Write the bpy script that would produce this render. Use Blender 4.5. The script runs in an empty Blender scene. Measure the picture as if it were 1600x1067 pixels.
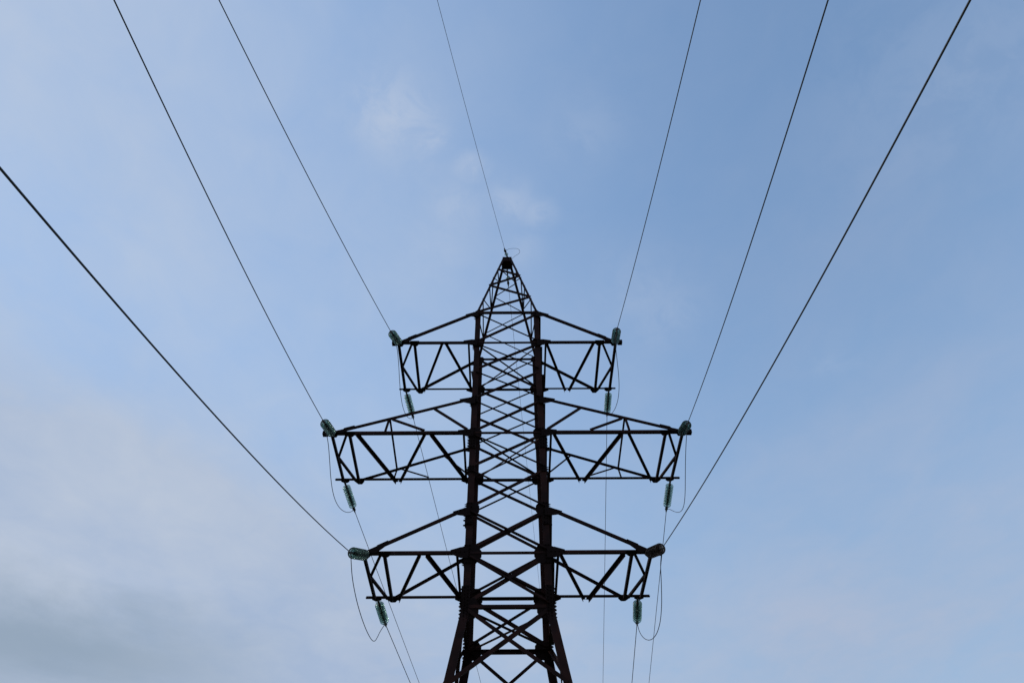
import bpy, bmesh, math, random
from mathutils import Vector as V, Matrix
random.seed(7)
sc = bpy.context.scene
COL = sc.collection
EYE = 1.6                      # camera height; every z below is measured from eye level and lifted by EYE

# ------------------------------------------------------------------ materials
def mat(name, base, rough=.6, metal=0.0, var=None, scale=6.0, rust=None, spec=.5):
    m = bpy.data.materials.new(name); m.use_nodes = True
    nt = m.node_tree; b = nt.nodes['Principled BSDF']
    b.inputs['Roughness'].default_value = rough
    b.inputs['Metallic'].default_value = metal
    b.inputs['Specular IOR Level'].default_value = spec
    b.inputs['Base Color'].default_value = (*base, 1)
    if var:
        tc = nt.nodes.new('ShaderNodeTexCoord')
        n = nt.nodes.new('ShaderNodeTexNoise'); n.inputs['Scale'].default_value = scale
        n.inputs['Detail'].default_value = 6
        r = nt.nodes.new('ShaderNodeValToRGB')
        r.color_ramp.elements[0].position = .38; r.color_ramp.elements[1].position = .66
        r.color_ramp.elements[0].color = (*base, 1); r.color_ramp.elements[1].color = (*var, 1)
        nt.links.new(tc.outputs['Object'], n.inputs['Vector'])
        nt.links.new(n.outputs['Fac'], r.inputs['Fac'])
        nt.links.new(r.outputs['Color'], b.inputs['Base Color'])
    return m

STEEL = mat('brown_painted_steel', (.014, .0054, .0047), .75, 0, (.034, .0105, .0075), 3.0, spec=.12)
BOLT = mat('bolt_steel', (.012, .0055, .0047), .8, 0, (.008, .0045, .004), 30, spec=.08)
FITTING = mat('dark_galvanised_fitting', (.05, .05, .05), .5, .4, (.025, .024, .024), 20)
WIRE = mat('weathered_stranded_wire', (.035, .038, .042), .55, .3, (.022, .024, .028), 40)
CONCRETE = mat('footing_concrete', (.28, .27, .25), .9, 0, (.2, .19, .17), 3)
GRASS = mat('grass_soil', (.045, .06, .022), .95, 0, (.075, .07, .035), .35)

def glass_mat(name, col):
    m = bpy.data.materials.new(name); m.use_nodes = True
    b = m.node_tree.nodes['Principled BSDF']
    b.inputs['Base Color'].default_value = (*col, 1)
    b.inputs['Roughness'].default_value = .28
    b.inputs['IOR'].default_value = 1.35
    b.inputs['Transmission Weight'].default_value = 1.0
    return m
GLASS = glass_mat('green_insulator_glass', (.46, .60, .54))
GRIMY = glass_mat('grimy_brown_insulator_glass', (.32, .24, .20))

# ------------------------------------------------------------------ object helpers
def link(name, bm, m, parent=None, smooth=False):
    me = bpy.data.meshes.new(name); bmesh.ops.recalc_face_normals(bm, faces=bm.faces[:])
    bm.to_mesh(me); bm.free(); me.materials.append(m)
    if smooth:
        for p in me.polygons: p.use_smooth = True
    o = bpy.data.objects.new(name, me); COL.objects.link(o)
    if parent: o.parent = parent
    return o

def empty(name, loc=(0, 0, 0), parent=None):
    o = bpy.data.objects.new(name, None); COL.objects.link(o); o.location = loc
    o.empty_display_size = .2
    if parent: o.parent = parent
    return o

def tag(o, label, cat, group=None):
    o['label'] = label; o['category'] = cat
    if group: o['group'] = group
    return o

def L(bm, p, q, a, uh, vh, t=None, b=None):
    """steel angle section from p to q: flange a along uh, flange b along vh, corner on the line pq"""
    p, q = V(p), V(q); t = t or max(.006, a * .1); b = b or a
    d = (q - p).normalized()
    u = V(uh) - d * V(uh).dot(d); u.normalize()
    v = V(vh) - d * V(vh).dot(d); v -= u * v.dot(u); v.normalize()
    prof = [(0, 0), (a, 0), (a, t), (t, t), (t, b), (0, b)]
    A = [bm.verts.new(p + u * x + v * y) for x, y in prof]
    B = [bm.verts.new(q + u * x + v * y) for x, y in prof]
    for i in range(6):
        j = (i + 1) % 6; bm.faces.new((A[i], A[j], B[j], B[i]))
    for R in (A, B):
        bm.faces.new((R[0], R[1], R[2], R[3])); bm.faces.new((R[0], R[3], R[4], R[5]))

def plate(bm, pts, n, t):
    n = V(n).normalized() * t
    A = [bm.verts.new(V(p)) for p in pts]; B = [bm.verts.new(V(p) + n) for p in pts]
    bm.faces.new(A); bm.faces.new(B[::-1])
    for i in range(len(A)):
        j = (i + 1) % len(A); bm.faces.new((A[i], A[j], B[j], B[i]))

def bolt(bm, p, n, r=.017, h=.034):
    n = V(n).normalized(); u = n.orthogonal().normalized(); v = n.cross(u); p = V(p)
    for rr, h0, h1 in ((r, 0, h * .5), (r * .55, h * .5, h)):
        A = [bm.verts.new(p + n * h0 + (u * math.cos(k * math.pi / 3) + v * math.sin(k * math.pi / 3)) * rr) for k in range(6)]
        B = [bm.verts.new(p + n * h1 + (u * math.cos(k * math.pi / 3) + v * math.sin(k * math.pi / 3)) * rr) for k in range(6)]
        for i in range(6):
            j = (i + 1) % 6; bm.faces.new((A[i], A[j], B[j], B[i]))
        bm.faces.new(B)

def tube(bm, pts, r, seg=8):
    pts = [V(p) for p in pts]; prev = None; rings = []
    up = None
    for i, p in enumerate(pts):
        d = (pts[min(i + 1, len(pts) - 1)] - pts[max(i - 1, 0)]).normalized()
        if up is None: up = d.orthogonal().normalized()
        up = (up - d * up.dot(d)).normalized(); w = d.cross(up)
        rings.append([bm.verts.new(p + (up * math.cos(k * 2 * math.pi / seg) + w * math.sin(k * 2 * math.pi / seg)) * r) for k in range(seg)])
    for a, b in zip(rings, rings[1:]):
        for i in range(seg):
            j = (i + 1) % seg; bm.faces.new((a[i], a[j], b[j], b[i]))
    bm.faces.new(rings[0][::-1]); bm.faces.new(rings[-1])

def lathe(bm, prof, seg=24, M=None):
    rings = []
    for r, z in prof:
        if r < 1e-5: rings.append([bm.verts.new((0, 0, z))])
        else: rings.append([bm.verts.new((r * math.cos(k * 2 * math.pi / seg), r * math.sin(k * 2 * math.pi / seg), z)) for k in range(seg)])
    for a, b in zip(rings, rings[1:]):
        for i in range(seg):
            j = (i + 1) % seg
            if len(a) == 1 and len(b) == 1: continue
            if len(a) == 1: bm.faces.new((a[0], b[i], b[j]))
            elif len(b) == 1: bm.faces.new((a[i], a[j], b[0]))
            else: bm.faces.new((a[i], a[j], b[j], b[i]))

# ------------------------------------------------------------------ tower dimensions (metres, z from eye level)
H = 1.098                                   # half width of the square body
ZL, ZM, ZU, ZT = 10.237, 14.237, 18.176, 19.728   # lower, middle, upper crossarm, top of body
ZTM, ZTL = 15.594, 11.563                   # where the ties of the middle and lower arms meet the body
ZW, ZA = 8.765, 24.15                       # waist where the legs start to splay, underside of the peak cap
GROUND = -EYE
SPLAY = .158

pylon = empty('transmission_tower', (0, 0, 0))
tag(pylon, 'dark brown steel lattice transmission tower with pointed peak and three pairs of crossarms', 'transmission tower')
def Z(p): return V((p[0], p[1], p[2] + EYE))
def part(name, bm, m=STEEL, parent=None): return link(name, bm, m, parent or pylon)
def bar(name, p, q, a, u, v, parent=None, t=None, b=None):
    bm = bmesh.new(); L(bm, Z(p), Z(q), a, u, v, t, b); return part(name, bm, STEEL, parent)

def half(z): return H if z >= ZW else H + SPLAY * (ZW - z)
def PK(sx, sy, t): return V((sx * (H + (.2 - H) * t), sy * (H + (.2 - H) * t), ZT + (ZA - ZT) * t))

# legs: an angle at each corner, then splayed legs, peak legs, footings
for sx in (-1, 1):
    for sy in (-1, 1):
        bar('main_leg', (sx * H, sy * H, ZW - .05), (sx * H, sy * H, ZT + .06), .18, (-sx, 0, 0), (0, -sy, 0), t=.016)
        g = half(GROUND + .45)
        o = .012
        bar('splayed_leg', (sx * (H + o - .03), sy * (H + o - .03), ZW + .22), (sx * (g + o), sy * (g + o), GROUND + .45), .2, (-sx, 0, 0), (0, -sy, 0), t=.018)
        bar('peak_leg', PK(sx, sy, -.02), PK(sx, sy, 1.0), .085, (-sx, 0, 0), (0, -sy, 0), t=.009)
        bm = bmesh.new()
        for w0, w1, z0, z1 in ((.62, .62, GROUND - .3, GROUND + .12), (.30, .24, GROUND + .12, GROUND + .46)):
            A = [bm.verts.new((sx * g + x * w0, sy * g + y * w0, z0 + EYE)) for x, y in ((-1, -1), (1, -1), (1, 1), (-1, 1))]
            B = [bm.verts.new((sx * g + x * w1, sy * g + y * w1, z1 + EYE)) for x, y in ((-1, -1), (1, -1), (1, 1), (-1, 1))]
            bm.faces.new(A[::-1]); bm.faces.new(B)
            for i in range(4):
                j = (i + 1) % 4; bm.faces.new((A[i], A[j], B[j], B[i]))
        part('footing', bm, CONCRETE)

# the four faces: outward normal n, in-face horizontal axis e (left to right seen from outside)
FACES = [((0, -1, 0), (1, 0, 0)), ((1, 0, 0), (0, 1, 0)), ((0, 1, 0), (-1, 0, 0)), ((-1, 0, 0), (0, -1, 0))]
def fp(n, e, s, z, out=0.0):
    hh = half(z); return V(n) * (hh + out) + V(e) * (s * hh) + V((0, 0, z))
def xpanel(n, e, z0, z1, a, ins=.09, b=None):
    """crossed angles between heights z0 and z1 of one face"""
    dz = (z1 - z0) * .06; s = 1 - ins / H
    up = (0, 0, 1)
    far = n == (0, 1, 0)
    n1 = tuple(-c for c in n)
    # rising to the right seen from outside: heavy look from below; the other one sits outside it
    bar('face_brace', fp(n, e, -s, z0 + dz, .009), fp(n, e, s, z1 - dz, .009), a, up, n if far else n1)
    bar('face_brace', fp(n, e, s, z0 + dz, .018), fp(n, e, -s, z1 - dz, .018), b or a * .92, up, n1 if far else n)
LEV = [(ZW, ZL), (ZL, ZTL), (ZTL, 12.94), (12.94, ZM), (ZM, ZTM), (ZTM, 16.86), (16.86, ZU), (ZU, ZT)]
for n, e in FACES:
    for z0, z1 in LEV:
        big = z0 < ZTL
        xpanel(n, e, z0, z1, .085 if big else .063)
    for z, a in ((ZT, .075), (ZU, .05), (ZM, .05), (ZL, .055), (ZW, .085)):
        far = n == (0, 1, 0)
        if far: a = {ZT: .058, ZU: .062, ZM: .07, ZL: .072, ZW: .1}[z]
        s = 1 - .02 / H
        bar('horizontal_strut', fp(n, e, -s, z, .028), fp(n, e, s, z, .028), a, (0, 0, -1 if far else 1), tuple(-c for c in n))
    zs = [ZW, 6.86, 4.8, 2.1, GROUND + .7]
    for z0, z1 in zip(zs[1:], zs):
        s0 = 1 - .12 / half(z0); s1 = 1 - .12 / half(z1)
        bar('lower_brace', fp(n, e, -s0, z0, .010), fp(n, e, s1, z1 - .08, .010), .09, (0, 0, 1), tuple(-c for c in n))
        bar('lower_brace', fp(n, e, s0, z0, .022), fp(n, e, -s1, z1 - .08, .032), .085, (0, 0, 1), tuple(-c for c in n), b=.03)

# plan bracing inside the body at the arms and the waist
for z, a in ((ZU, .06), (ZM, .065), (ZL, .07), (ZW, .07)):
    c = H - .1
    bar('plan_brace', (-c, -c, z - .01), (c, c, z - .01), a, (1, -1, 0), (0, 0, 1))
    bar('plan_brace', (c, -c, z - .03), (-c, c, z - .03), a * .85, (1, 1, 0), (0, 0, -1))

# gusset plates with bolt heads where braces meet the legs
def gusset(n, e, s, z, ext, hgt, bolts=True):
    bm = bmesh.new(); N = V(n); E = V(e)
    c = N * (half(z) + .002) + E * (s * half(z)) + V((0, 0, z + EYE))
    i = -E * s
    pts = [c + i * .0 + V((0, 0, hgt * .5)), c + i * ext * .75 + V((0, 0, hgt * .5)), c + i * ext + V((0, 0, hgt * .22)),
           c + i * ext + V((0, 0, -hgt * .22)), c + i * ext * .75 + V((0, 0, -hgt * .5)), c + V((0, 0, -hgt * .5))]
    plate(bm, pts, N, .014)
    if bolts:
        k = max(3, int(hgt / .085))
        for j in range(k):
            for xx in (.05, .125):
                bolt(bm, c + i * xx + V((0, 0, -hgt * .44 + hgt * .88 * j / (k - 1))) + N * .014, N, .018, .05)
    part('gusset_plate', bm, BOLT)
for n, e in FACES:
    for s in (-1, 1):
        for z, ext, hg in ((ZW, .40, .52), (ZL, .40, .55), (ZTL + .03, .34, .42), (ZM, .34, .42), (ZU, .30, .36), (ZT - .03, .24, .28), (12.94, .2, .2), (ZTM, .2, .3)):
            gusset(n, e, s, z, ext, hg)

# splice plates wrapped round each leg, with rows of bolts that show as small teeth in outline
for sx in (-1, 1):
    for sy in (-1, 1):
        for zc, hg in ((ZW + .12, .95), (ZM - .30, .5), (ZTL - .28, .35)):
            bm = bmesh.new()
            for n, i in (((sx, 0, 0), (0, -sy, 0)), ((0, sy, 0), (-sx, 0, 0))):
                N = V(n); I = V(i); c = V((sx * H, sy * H, zc + EYE)) + N * .003
                plate(bm, [c + V((0, 0, hg / 2)), c + I * .17 + V((0, 0, hg / 2)), c + I * .17 - V((0, 0, hg / 2)), c - V((0, 0, hg / 2))], N, .03)
                k = int(hg / .09)
                for j in range(k):
                    for xx in (.045, .125):
                        bolt(bm, c + I * xx + N * .03 + V((0, 0, -hg * .44 + hg * .88 * j / (k - 1) + (.03 if xx > .1 else 0))), N, .018, .05)
            part('splice_plate', bm, BOLT)

# peak: single zigzag lacing on each face, cap box
ZIG_F = [(1, .955), (-1, .80), (1, .665), (-1, .484), (1, .274), (-1, .028)]
def pkbar(n, e, s0, t0, s1, t1, a, out=.006, flip=1):
    def pt(s, t):
        c = V(n) + V(e) * s; q = PK(c.x, c.y, t); return q + V(n) * out
    bar('lacing_bar', pt(s0, t0), pt(s1, t1), a, (0, 0, 1), tuple(flip * -c for c in n))
near, far = FACES[0], FACES[2]
for (s0, t0), (s1, t1) in zip([(-1, .985), (1, .665 + .21), (-1, .70)][:1] + [(1, .665), (-1, .484), (1, .274)], [(1, .665), (-1, .484), (1, .274), (-1, .02)]):
    pkbar(*near, s0, t0 if s0 != -1 or t0 < .9 else .80, s1, t1, .06)
FZ = [(1, .955), (1, .81), (-1, .65), (1, .47), (-1, .25), (1, .0)]
for (s0, t0), (s1, t1) in zip(FZ[1:], FZ[2:]):
    pkbar(*far, -s0, t0, -s1, t1, .045)
pkbar(*far, 1, .96, -1, .81, .045)
for f, sg in ((FACES[1], 1), (FACES[3], -1)):
    # along this face the near corner is s=-sg, the far corner s=+sg
    zz = [(-1, .80), (1, .834), (-1, .624), (1, .514), (-1, .238), (1, .2), (-1, .03)]
    for (s0, t0), (s1, t1) in zip(zz, zz[1:]):
        pkbar(*f, s0 * sg, t0, s1 * sg, t1, .042)
    pkbar(*f, -sg, .484, sg, .514, .042, .016)
bm = bmesh.new()
for zz0, zz1, w0, w1 in ((ZA - .10, ZA + .19, .205, .165), (ZA + .19, ZA + .202, .18, .18), (ZA - .112, ZA - .10, .215, .215)):
    A = [bm.verts.new((x * w0, y * w0, zz0 + EYE)) for x, y in ((-1, -1), (1, -1), (1, 1), (-1, 1))]
    B = [bm.verts.new((x * w1, y * w1, zz1 + EYE)) for x, y in ((-1, -1), (1, -1), (1, 1), (-1, 1))]
    bm.faces.new(A[::-1]); bm.faces.new(B)
    for i in range(4):
        j = (i + 1) % 4; bm.faces.new((A[i], A[j], B[j], B[i]))
for x in (-.14, -.05, .05, .14):
    for sy in (-1, 1):
        for zz, ww in ((-.05, .198), (.06, .182), (.14, .171)):
            bolt(bm, (x, sy * ww, ZA + zz + EYE), (0, sy, 0), .016, .03)
            bolt(bm, (sy * ww, x, ZA + zz + EYE), (sy, 0, 0), .016, .03)
part('peak_cap', bm)

# ------------------------------------------------------------------ crossarms
def crossarm(sx, z, tip, end, nn, nf, kn, kf, ztie, chord, diags, tie_a, tie_near=None):
    """sx side; tip = chord end; end = outermost strut; nn/nf = second strut at near/far chord;
    kn/kf = feet of the K brace; diags = [(near x, far x, size, flip)]"""
    arm = empty('crossarm', (0, 0, 0), pylon)
    X = lambda x: sx * abs(x); rh = .17 if z == ZL else .13
    ny, fy = -H - .03, H + .03
    def b(name, p, q, a, u, v, t=None, bb=None): return bar(name, p, q, a, u, v, arm, t, bb)
    b('chord', (X(H - .13), ny, z), (X(tip), ny, z), chord, (0, 1, 0), (0, 0, 1))
    b('chord', (X(H - .13), fy, z), (X(tip), fy, z), chord, (0, -1, 0), (0, 0, 1))
    # plan members, just below the chords
    b('end_strut', (X(end), ny, z - .012), (X(end), fy, z - .012), .10, (sx, 0, 0), (0, 0, -1))
    b('strut', (X(nn), ny, z - .014), (X(nf), fy, z - .014), .098, (sx, 0, 0), (0, 0, -1))
    b('strut', (X(1.25), ny, z - .014), (X(1.27), fy, z - .014), .068, (sx, 0, 0), (0, 0, -1))
    b('knee_brace', (X(kn), ny, z - .020), (X(end), 0, z - .020), .076, (sx, 0, 0), (0, 0, 1))
    b('knee_brace', (X(kf), fy, z - .022), (X(end), 0, z - .022), .066, (sx, 0, 0), (0, 0, 1))
    for i, (x0, x1, a, fl) in enumerate(diags):
        b('diagonal', (X(x0), ny - .03, z - .028 - .004 * i), (X(x1), fy + .04, z - .028 - .004 * i), a, (sx * fl, 0, 0), (0, 0, -1 if a > .06 else 1))
    # ties up to the body
    tn = tie_near or end - .03
    b('tie_bar', (X(H), ny - .012, ztie), (X(tn), ny - .012, z + .03), tie_a, (0, 1, 0), (0, 0, 1))
    b('tie_bar', (X(H), fy + .012, ztie), (X(nf), fy + .012, z + .03), tie_a, (0, -1, 0), (0, 0, -1))
    # plates at the joints
    def hplate(cx, cy, s, w, d, dz):
        bm = bmesh.new(); c = V((X(cx), cy, z + EYE + dz))
        pts = [c + V((-w, -s * .1, 0)), c + V((w, -s * .1, 0)), c + V((w, s * .03, 0)), c + V((w * .4, s * d, 0)), c + V((-w * .4, s * d, 0)), c + V((-w, s * .03, 0))]
        plate(bm, pts, (0, 0, -1), .012)
        for q in (-.6, 0, .6): bolt(bm, c + V((w * q, -s * .02, -.012)), (0, 0, -1), .016, .03)
        link('joint_plate', bm, BOLT, arm)
    hplate(end, ny, 1, .14, .16, -.002); hplate(nn + .04, ny, 1, .15, .14, -.003)
    hplate(end, fy, 1, .13, .10, -.002); hplate(nf + .03, fy, 1, .15, .17, -.003)
    for s, y in ((-1, ny), (1, fy)):
        bm = bmesh.new(); c = V((X(H), y + s * .02, z + EYE)); o = V((sx, 0, 0))
        plate(bm, [c + V((0, 0, rh)) - o * .1, c + o * .10 + V((0, 0, rh)), c + o * .36 + V((0, 0, chord + .004)), c + o * .36 + V((0, 0, -.02)), c + o * .1 + V((0, 0, -.14)), c - o * .1 + V((0, 0, -.14))], (0, s, 0), .012)
        for k in range(4): bolt(bm, c + o * (.0 + .11 * k) + V((0, s * .012, .03)), (0, s, 0), .016, .03)
        link('root_plate', bm, BOLT, arm)
        tx = tn if s < 0 else nf
        d = V((tx - H, 0, z - ztie)).normalized(); dd = V((sx * d.x, 0, d.z)); up = V((-dd.z * sx, 0, abs(dd.x)))
        bm = bmesh.new(); c = V((X(H), y + s * .035, ztie + EYE))
        plate(bm, [c - o * .12 + up * .08, c + dd * .36 + up * .09, c + dd * .36 - up * .02, c + dd * .05 - V((0, 0, .2)), c - o * .12 - V((0, 0, .2))], (0, s, 0), .012)
        for k in range(3): bolt(bm, c + dd * (.08 + .1 * k) + V((0, s * .012, .02)), (0, s, 0), .016, .03)
        link('tie_plate', bm, BOLT, arm)
        if s < 0:
            bm = bmesh.new(); c = V((X(tx), y - .02, z + EYE + .02))
            plate(bm, [c - dd * .62 - up * .01, c - dd * .60 + up * .085, c - dd * .30 + up * .085, c - dd * .26 + up * .05, c + o * .10 + V((0, 0, .03)), c + o * .10 + V((0, 0, -.02)), c - o * .22 + V((0, 0, -.02))], (0, -1, 0), .012)
            link('tie_plate', bm, BOLT, arm)
    # clevis block closing the near chord end
    bm = bmesh.new()
    for cx in (X(tip - .06),):
        c = V((cx, ny, z + EYE))
        plate(bm, [c + V((-.075, -.03, -.03)), c + V((.075, -.03, -.03)), c + V((.075, .11, -.03)), c + V((-.075, .11, -.03))], (0, 0, 1), .12)
    link('end_cap', bm, BOLT, arm)
    return arm

UD = [(2.92, 2.20, .078, -1), (1.27, 2.02, .078, 1)]
aLU = crossarm(-1, ZU, 3.83, 3.57, 3.04, 3.06, 3.13, 3.17, ZT - .03, .075, [(2.12, 2.93, .078, 1), (2.078, 1.25, .075, -1)], .078)
aRU = crossarm(1, ZU, 3.83, 3.57, 3.04, 3.06, 3.13, 3.18, ZT - .03, .075, UD, .078)
aLM = crossarm(-1, ZM, 5.42, 5.11, 4.59, 4.63, 4.68, 4.75, ZTM, .088, [(4.44, 3.52, .092, -1), (2.38, 3.36, .078, 1), (2.28, 1.29, .092, -1)], .062)
aRM = crossarm(1, ZM, 5.42, 5.11, 4.61, 4.64, 4.71, 4.75, ZTM, .088, [(1.32, 2.25, .078, 1), (3.40, 2.42, .092, -1), (3.52, 4.50, .078, 1)], .062)
aLL = crossarm(-1, ZL, 3.90, 3.60, 3.08, 3.14, 3.18, 3.28, ZTL, .082, [(2.19, 2.98, .078, 1), (2.08, 1.27, .092, -1)], .072)
aRL = crossarm(1, ZL, 3.90, 3.60, 3.11, 3.15, 3.18, 3.28, ZTL, .082, [(1.30, 2.06, .075, 1), (2.98, 2.22, .092, -1)], .072)

# posts and braces between the ties and chords of the long middle arms
def tie_z(x, x_end): return ZTM + (ZM + .03 - ZTM) * (x - H) / (x_end - H)
for sx, arm in ((-1, aLM), (1, aRM)):
    X = lambda x: sx * x
    ny, fy = -H - .036, H + .036
    xa, xb = 3.52, 2.28
    za, zf = tie_z(xa, 5.08), tie_z(3.50, 4.63)
    bar('tie_post', (X(xa), ny, za), (X(xa + .06), ny, ZM + .08), .058, (sx, 0, 0), (0, 1, 0), arm)
    bar('tie_post', (X(xa - .02), fy, zf), (X(xa + .04), fy, ZM + .08), .052, (sx, 0, 0), (0, -1, 0), arm)
    bar('tie_spacer', (X(xa - .04), ny, za - .02), (X(xa - .02), fy, zf - .02), .06, (sx, 0, 0), (0, 0, -1), arm)
    bar('tie_brace', (X(xa - .06), ny, za - .01), (X(2.45), ny, ZM + .09), .058, (0, 0, 1), (0, 1, 0), arm)
    bar('tie_brace', (X(2.24), ny, tie_z(2.24, 5.08) - .01), (X(1.2), ny, ZM + .13), .064, (0, 0, 1), (0, 1, 0), arm)
    bar('tie_brace', (X(xa - .06), fy, zf - .01), (X(2.5), fy, ZM + .09), .055, (0, 0, 1), (0, -1, 0), arm)
    bar('tie_brace', (X(2.1), fy, tie_z(2.1, 4.63) - .01), (X(1.2), fy, ZM + .13), .058, (0, 0, 1), (0, -1, 0), arm)

# ------------------------------------------------------------------ insulator strings
def disc_bm():
    bm = bmesh.new()   # z along the string; open side towards the conductor
    lathe(bm, [(.042, .004), (.075, -.004), (.108, -.020), (.126, -.040), (.1275, -.050), (.122, -.052), (.104, -.038),
               (.100, -.056), (.092, -.056), (.088, -.034), (.070, -.026), (.066, -.048), (.058, -.048), (.054, -.022), (.030, -.018), (.030, .004)], 28)
    return bm
def cap_bm():
    bm = bmesh.new()
    lathe(bm, [(0, .056), (.020, .056), (.036, .046), (.043, .030), (.046, .002), (.036, -.004), (.022, -.020), (.014, -.024), (.012, -.078), (0, -.078)], 16)
    return bm
DISC = None; CAP = None
def mesh_of(bm, name, m):
    me = bpy.data.meshes.new(name); bmesh.ops.recalc_face_normals(bm, faces=bm.faces[:]); bm.to_mesh(me); bm.free()
    me.materials.append(m)
    for p in me.polygons: p.use_smooth = True
    return me
DISC = mesh_of(disc_bm(), 'disc', GLASS); DIRTY = mesh_of(disc_bm(), 'disc', GRIMY)
CAP = mesh_of(cap_bm(), 'disc_cap', FITTING)

def string(A, C, n, label, pitch=.127, size=1.0, glass=None):
    """string of n glass discs from anchor A to dead-end clamp C"""
    A, C = Z(A), Z(C); d = (C - A).normalized(); Lg = (C - A).length
    root = empty('insulator_string', A)
    root.rotation_mode = 'QUATERNION'; root.rotation_quaternion = d.to_track_quat('-Z', 'Y')
    tag(root, label, 'insulator', 'glass insulator strings on the tower')
    bm = bmesh.new()
    lead = Lg - .17 - n * pitch
    tube(bm, [(0, 0, .06), (0, 0, -lead)], .012, 8)
    lathe(bm, [(0, .045), (.03, .04), (.035, 0), (.03, -.04), (0, -.045)], 10)
    bmx = [(0, 0, -.07), (0, 0, -lead + .02)]
    plate(bm, [(-.03, -.012, -.05), (.03, -.012, -.05), (.025, -.012, -lead + .03), (-.025, -.012, -lead + .03)], (0, 1, 0), .024)
    link('shackle', bm, FITTING, root, False)
    for i in range(n):
        z = -lead - .05 - i * pitch
        o = bpy.data.objects.new('disc', glass or DISC); COL.objects.link(o); o.parent = root; o.location = (0, 0, z); o.scale = (size, size, 1)
        c = bpy.data.objects.new('disc_cap', CAP); COL.objects.link(c); c.parent = o
    bm = bmesh.new()
    z0 = -lead - n * pitch + .01
    lathe(bm, [(0, z0 + .02), (.022, z0 + .01), (.03, z0 - .03), (.026, z0 - .16), (.034, z0 - .20), (.030, z0 - .26), (.018, z0 - .36), (0, z0 - .37)], 12)
    plate(bm, [(-.04, -.014, z0 - .12), (.04, -.014, z0 - .12), (.05, -.014, z0 - .24), (-.05, -.014, z0 - .24)], (0, 1, 0), .028)
    link('strain_clamp', bm, FITTING, root, True)
    return root

ANCH = {'UL': (-3.59, 18.126), 'ML': (-5.12, 14.187), 'LL': (-3.56, 10.187), 'UR': (3.59, 18.126), 'MR': (5.12, 14.187), 'LR': (3.56, 10.187)}
NEAR = {'UL': (-3.649, -2.286, 17.4), 'ML': (-5.07, -2.365, 13.602), 'LL': (-3.701, -2.325, 9.538),
        'UR': (3.474, -2.317, 17.458), 'MR': (4.983, -2.312, 13.515), 'LR': (3.659, -2.357, 9.592)}
FARC = {'UL': (-3.477, 2.493, 18.17), 'ML': (-5.02, 2.493, 14.132), 'LL': (-3.526, 2.497, 10.216),
        'UR': (3.659, 2.491, 18.249), 'MR': (5.179, 2.493, 14.092), 'LR': (3.704, 2.49, 10.206)}
ARMN = {'UL': 'upper left crossarm', 'ML': 'long middle left crossarm', 'LL': 'lower left crossarm',
        'UR': 'upper right crossarm', 'MR': 'long middle right crossarm', 'LR': 'lower right crossarm'}
for k, (ax, az) in ANCH.items():
    string((ax, -1.138, az), NEAR[k], 8, 'glass insulator string pulled towards the viewer above the tip of the ' + ARMN[k], size=1.08, glass=DIRTY if k == 'LR' else None)
    string((ax, 1.138, az), FARC[k], 8, 'green glass insulator string hanging below the far tip of the ' + ARMN[k])

# earth-wire fittings at the peak
string((0, -.2, ZA + .22), (-.07, -.50, 24.30), 1, 'single small insulator pointing up from the very top of the tower peak', .12, .6)
string((.0, .2, ZA - .06), (.04, .75, 23.86), 1, 'single small insulator hanging inside the tower peak just under its cap', .12, .7)

# ------------------------------------------------------------------ wires
def span(p, phi, a, b, s, length, n, r, name, label, group):
    pts = []
    for i in range(n + 1):
        S = length * (i / n) ** 1.5
        pts.append(V((p[0] + math.sin(phi) * S, p[1] + s * math.cos(phi) * S, p[2] - a * S + b * S * S + EYE)))
    bm = bmesh.new(); tube(bm, pts, r, 8)
    return tag(link(name, bm, WIRE, None, True), label, 'power line', group)
NW = {'UL': (-.1098, .4079, .004), 'ML': (.0051, .345, .004), 'LL': (-.0107, .4051, .004), 'UR': (-.002, .3898, .004), 'MR': (-.0898, .3958, .004), 'LR': (.019, .2896, .004)}
FW = {'UL': (.0777, -.0057, .0002), 'ML': (.0742, -.0013, .0002), 'LL': (.0839, -.0076, .0002), 'UR': (.0776, -.0043, .0002), 'MR': (.0837, -.004, .0002), 'LR': (.0741, -.0056, .0002)}
for k in ANCH:
    d = (V(NEAR[k]) - V((ANCH[k][0], -1.138, ANCH[k][1]))).normalized()
    span(NEAR[k], *NW[k], -1, 21, 70, .0105, 'conductor', 'dark wire running overhead from the near end of the ' + ARMN[k], 'wires running overhead towards the viewer')
    span(FARC[k], *FW[k], 1, 160, 70, .0105, 'conductor', 'thin wire leading away from the far end of the ' + ARMN[k], 'wires leading away behind the tower')
span((-.07, -.50, 24.30), -.1595, .3919, .004, -1, 30, 70, .0065, 'earth_wire', 'very thin wire rising overhead from the top of the tower peak', None)
span((.04, .75, 23.86), .0778, -.0045, .0002, 1, 160, 70, .0065, 'earth_wire', 'very thin wire seen through the lattice, leading away from inside the peak', None)

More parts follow.
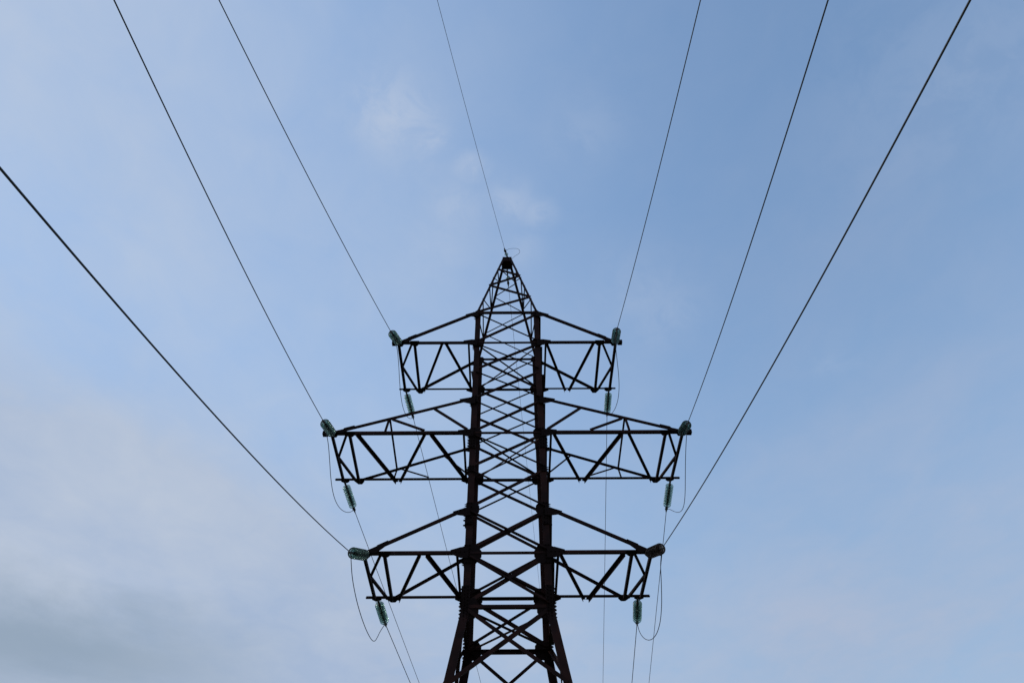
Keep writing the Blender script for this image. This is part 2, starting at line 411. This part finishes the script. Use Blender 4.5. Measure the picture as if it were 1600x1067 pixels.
JP = {
'UL': [(-3.649,-2.286,17.4),(-3.5,-1.953,17.166),(-3.45,-1.522,16.888),(-3.446,-1.022,16.655),(-3.454,-.478,16.527),(-3.455,.087,16.536),(-3.446,.654,16.689),(-3.43,1.201,16.971),(-3.42,1.707,17.349),(-3.431,2.149,17.773),(-3.477,2.493,18.17)],
'ML': [(-5.07,-2.365,13.602),(-4.944,-2.003,13.194),(-4.92,-1.563,12.901),(-4.941,-1.062,12.725),(-4.97,-.52,12.666),(-4.989,.047,12.721),(-4.992,.619,12.882),(-4.984,1.175,13.133),(-4.977,1.692,13.451),(-4.985,2.143,13.802),(-5.02,2.493,14.132)],
'LL': [(-3.701,-2.325,9.538),(-3.657,-1.977,9.137),(-3.592,-1.536,8.854),(-3.527,-1.03,8.683),(-3.479,-.482,8.624),(-3.459,.086,8.677),(-3.472,.655,8.837),(-3.51,1.202,9.096),(-3.555,1.708,9.436),(-3.575,2.151,9.827),(-3.526,2.497,10.216)],
'UR': [(3.474,-2.317,17.458),(3.432,-1.98,17.159),(3.486,-1.552,16.889),(3.563,-1.056,16.696),(3.62,-.514,16.61),(3.64,.053,16.647),(3.627,.626,16.809),(3.6,1.181,17.083),(3.58,1.696,17.444),(3.595,2.144,17.853),(3.659,2.491,18.249)],
'MR': [(4.983,-2.312,13.515),(4.928,-1.959,13.1),(4.927,-1.524,12.808),(4.968,-1.027,12.622),(5.034,-.489,12.543),(5.105,.071,12.584),(5.165,.634,12.751),(5.2,1.18,13.039),(5.206,1.689,13.413),(5.192,2.138,13.806),(5.179,2.493,14.092)],
'LR': [(3.659,-2.357,9.592),(3.638,-2.019,9.374),(3.671,-1.583,9.104),(3.71,-1.077,8.87),(3.732,-.525,8.729),(3.728,.05,8.712),(3.705,.628,8.827),(3.677,1.186,9.064),(3.659,1.701,9.399),(3.666,2.148,9.796),(3.704,2.49,10.206)]}
def smooth_pts(P, k=6):
    P = [V(p) for p in P]; out = []
    for i in range(len(P) - 1):
        a, b, c, d = P[max(i - 1, 0)], P[i], P[i + 1], P[min(i + 2, len(P) - 1)]
        for j in range(k):
            t = j / k
            out.append(.5 * (2 * b + (c - a) * t + (2 * a - 5 * b + 4 * c - d) * t * t + (3 * b - a - 3 * c + d) * t ** 3))
    out.append(P[-1]); return out
for k, P in JP.items():
    bm = bmesh.new(); tube(bm, [Z(p) for p in smooth_pts(P)], .0095, 8)
    tag(link('jumper_wire', bm, WIRE, None, True), 'slack jumper loop hanging between the two insulator strings of the ' + ARMN[k], 'jumper wire', 'slack jumper loops under the crossarm tips')
bm = bmesh.new()
tube(bm, [Z(p) for p in smooth_pts([(-.057, -.46, 24.405), (.098, -.40, 24.60), (.281, -.32, 24.744), (.439, -.22, 24.854), (.519, -.12, 24.86), (.492, -.04, 24.793), (.333, 0, 24.67), (.175, .02, 24.46)])], .006, 6)
tag(link('jumper_wire', bm, WIRE, None, True), 'tiny curled wire loop sticking up from the top of the tower peak', 'jumper wire')

# ------------------------------------------------------------------ ground
bm = bmesh.new(); N = 48
def gz(x, y):
    r = math.hypot(x, y)
    return 0 if r < 30 else (min(1, (r - 30) / 200)) * 1.5 * (math.sin(x * .013 + 1) + math.cos(y * .011))
rr = [0] + [3 * 1.28 ** i for i in range(28)]
prev = [bm.verts.new((0, 0, 0))]
for r in rr[1:]:
    ring = [bm.verts.new((r * math.cos(k * 2 * math.pi / N), r * math.sin(k * 2 * math.pi / N), gz(r * math.cos(k * 2 * math.pi / N), r * math.sin(k * 2 * math.pi / N)))) for k in range(N)]
    for k in range(N):
        j = (k + 1) % N
        if len(prev) == 1: bm.faces.new((prev[0], ring[k], ring[j]))
        else: bm.faces.new((prev[k], ring[k], ring[j], prev[j]))
    prev = ring
g = link('ground', bm, GRASS, None, True); g['kind'] = 'structure'

# ------------------------------------------------------------------ camera
cd = bpy.data.cameras.new('camera'); cam = bpy.data.objects.new('camera', cd); COL.objects.link(cam)
f, th, yaw, roll = 1150.84, .83287, .00711, -.00949
cd.sensor_width = 36; cd.lens = 36 * f / 1600; cd.clip_end = 20000; cd.clip_start = .05
fwd = V((math.sin(yaw) * math.cos(th), math.cos(yaw) * math.cos(th), math.sin(th)))
right = V((math.cos(yaw), -math.sin(yaw), 0)); up = right.cross(fwd)
R = right * math.cos(roll) + up * math.sin(roll); U = -right * math.sin(roll) + up * math.cos(roll)
M = Matrix((R, U, -fwd)).transposed().to_4x4(); M.translation = (.0432, -17.7037, EYE)
cam.matrix_world = M
sc.camera = cam

# ------------------------------------------------------------------ light: thin high cloud over a blue sky, sun behind the tower on the left
EL, AZ = math.radians(30), math.radians(-78)      # azimuth from +Y towards +X
sd = V((math.sin(AZ) * math.cos(EL), math.cos(AZ) * math.cos(EL), math.sin(EL)))
ld = bpy.data.lights.new('sun', 'SUN'); ld.energy = 1.0; ld.angle = math.radians(10); ld.color = (1, .95, .88)
sun = bpy.data.objects.new('sun', ld); COL.objects.link(sun)
sun.rotation_mode = 'QUATERNION'; sun.rotation_quaternion = sd.to_track_quat('Z', 'Y'); sun.location = (-30, 20, 60)

w = bpy.data.worlds.new('World'); sc.world = w; w.use_nodes = True
nt = w.node_tree; nd = nt.nodes; lk = nt.links; nd.clear()
out = nd.new('ShaderNodeOutputWorld')
sky = nd.new('ShaderNodeTexSky'); sky.sky_type = 'NISHITA'; sky.sun_disc = False
sky.sun_elevation = EL; sky.sun_rotation = AZ % (2 * math.pi)
sky.air_density = 1.65; sky.dust_density = .0; sky.ozone_density = 4; sky.altitude = 100
SKY_STRENGTH = .15; EXPO = .5
b1 = nd.new('ShaderNodeBackground'); b1.inputs['Strength'].default_value = SKY_STRENGTH
lk.new(sky.outputs['Color'], b1.inputs['Color'])
tc = nd.new('ShaderNodeTexCoord')
def math_(op, a, b=None, clamp=False):
    m = nd.new('ShaderNodeMath'); m.operation = op; m.use_clamp = clamp
    for i, x in enumerate((a, b)):
        if x is None: continue
        if isinstance(x, (int, float)): m.inputs[i].default_value = x
        else: lk.new(x, m.inputs[i])
    return m.outputs[0]
def maprange(x, a, b, c, d, smooth=True):
    m = nd.new('ShaderNodeMapRange'); m.interpolation_type = 'SMOOTHSTEP' if smooth else 'LINEAR'
    lk.new(x, m.inputs['Value'])
    for k, v in (('From Min', a), ('From Max', b), ('To Min', c), ('To Max', d)): m.inputs[k].default_value = v
    return m.outputs['Result']
sep = nd.new('ShaderNodeSeparateXYZ'); lk.new(tc.outputs['Generated'], sep.inputs[0])
zc = math_('MAXIMUM', sep.outputs['Z'], .06)
px = math_('DIVIDE', sep.outputs['X'], zc); py = math_('DIVIDE', sep.outputs['Y'], zc)   # where the ray meets the flat cloud layer
comb = nd.new('ShaderNodeCombineXYZ'); lk.new(px, comb.inputs['X']); lk.new(py, comb.inputs['Y'])
def noise(vec, scale, detail=6, rough=.55, dist=0.0, off=(0, 0, 0), sc3=(1, 1, 1), rot=0):
    mp = nd.new('ShaderNodeMapping'); mp.inputs['Location'].default_value = off; mp.inputs['Scale'].default_value = sc3
    mp.inputs['Rotation'].default_value = (0, 0, rot)
    lk.new(vec, mp.inputs['Vector'])
    n = nd.new('ShaderNodeTexNoise'); n.inputs['Scale'].default_value = scale; n.inputs['Detail'].default_value = detail
    n.inputs['Roughness'].default_value = rough; n.inputs['Distortion'].default_value = dist
    lk.new(mp.outputs[0], n.inputs['Vector']); return n.outputs['Fac']
def blob(cx, cy, r):
    """soft patch of the cloud layer round (cx, cy)"""
    dx = math_('SUBTRACT', px, cx); dy = math_('SUBTRACT', py, cy)
    d = math_('SQRT', math_('ADD', math_('MULTIPLY', dx, dx), math_('MULTIPLY', dy, dy)))
    return maprange(d, 0, r, 1, 0)
def backg(col, s=1.0):
    b = nd.new('ShaderNodeBackground'); b.inputs['Color'].default_value = (*[c * 2 ** -EXPO for c in col], 1); b.inputs['Strength'].default_value = s; return b.outputs[0]
def mix(fac, a, b):
    m = nd.new('ShaderNodeMixShader'); lk.new(fac, m.inputs[0]); lk.new(a, m.inputs[1]); lk.new(b, m.inputs[2]); return m.outputs[0]
soft = noise(comb.outputs[0], .9, 5, .5, .3, (3.1, 1.7, 0))
fine = noise(comb.outputs[0], 3.2, 7, .55, .4, (.4, 7.2, 0), (1, .7, 1), .5)
tiny = noise(comb.outputs[0], 9, 6, .6, .5, (2.4, .2, 0), (1, .8, 1), .4)
mott = math_('ADD', math_('MULTIPLY', math_('SUBTRACT', soft, .5), .50), math_('ADD', math_('MULTIPLY', math_('SUBTRACT', fine, .5), .24), math_('MULTIPLY', math_('SUBTRACT', tiny, .5), .13)))
# thin haze everywhere, thicker to the left and low down
side = maprange(sep.outputs['X'], -.50, .30, 1, 0)
low = maprange(sep.outputs['Z'], .74, .34, 0, 1)
veil = math_('ADD', math_('MULTIPLY', side, .58), math_('MULTIPLY', low, .62))
veil = math_('ADD', math_('ADD', veil, mott), .17, True)
def mixcol(fac, a, b):
    m = nd.new('ShaderNodeMix'); m.data_type = 'RGBA'; lk.new(fac, m.inputs['Factor'])
    for i, c in ((6, a), (7, b)):
        if isinstance(c, tuple): m.inputs[i].default_value = (*[x * 2 ** -EXPO for x in c], 1)
        else: lk.new(c, m.inputs[i])
    return m.outputs[2]
grain = math_('ADD', math_('MULTIPLY', soft, .40), math_('ADD', math_('MULTIPLY', fine, .38), math_('MULTIPLY', tiny, .22)))
thick = maprange(grain, .38, .62, 0, 1, False)                       # thicker cloud is whiter
left = mixcol(thick, (.385, .485, .665), (.485, .56, .69))
rightc = mixcol(thick, (.335, .43, .60), (.425, .48, .615))
vc = nd.new('ShaderNodeBackground'); lk.new(mixcol(maprange(sep.outputs['X'], -.15, .40, 0, 1), left, rightc), vc.inputs['Color'])
s = mix(veil, b1.outputs[0], vc.outputs[0])
# small wisps of cloud above the tower
PUFFS = [((-.166, .472), .10, 1.0), ((-.150, .497), .06, .8), ((-.124, .516), .062, 1.0), ((-.055, .555), .045, .8), ((.0, .62), .075, .65), ((.045, .635), .05, .6),
         ((-.078, .625), .075, .6), ((.02, .70), .06, .35), ((.115, .50), .09, .22), ((.22, .80), .13, .3), ((.28, .85), .12, .3), ((.62, .40), .3, .2), ((-.11, .70), .08, .3), ((.62, .95), .10, .25)]
puffs = None
for c, r, k in PUFFS:
    p = math_('MULTIPLY', blob(*c, r), k)
    puffs = p if puffs is None else math_('MAXIMUM', puffs, p)
wn = maprange(noise(tc.outputs['Generated'], 20, 8, .62, .5, (1.3, 2.2, .6)), .34, .64, .18, 1)
s = mix(math_('MULTIPLY', math_('MULTIPLY', puffs, wn), .68), s, backg((.48, .565, .72)))
# greyer bank of cloud low on the left
streak = noise(tc.outputs['Generated'], 4.5, 7, .58, .6, (5.3, 2.4, 0), (1, 1, 2.6), .0)
edge = math_('ADD', sep.outputs['Z'], math_('MULTIPLY', math_('SUBTRACT', streak, .5), .13))
bank = math_('MULTIPLY', maprange(edge, .455, .375, 0, 1), maprange(edge, .28, .375, .25, 1))
bank = math_('MULTIPLY', bank, maprange(sep.outputs['X'], -.20, -.50, 0, 1))
s = mix(math_('MULTIPLY', bank, .9), s, backg((.285, .37, .48)))
lk.new(s, out.inputs['Surface'])

sc.view_settings.view_transform = 'Standard'; sc.view_settings.look = 'None'
sc.view_settings.exposure = EXPO; sc.view_settings.gamma = 1
sc.render.film_transparent = False
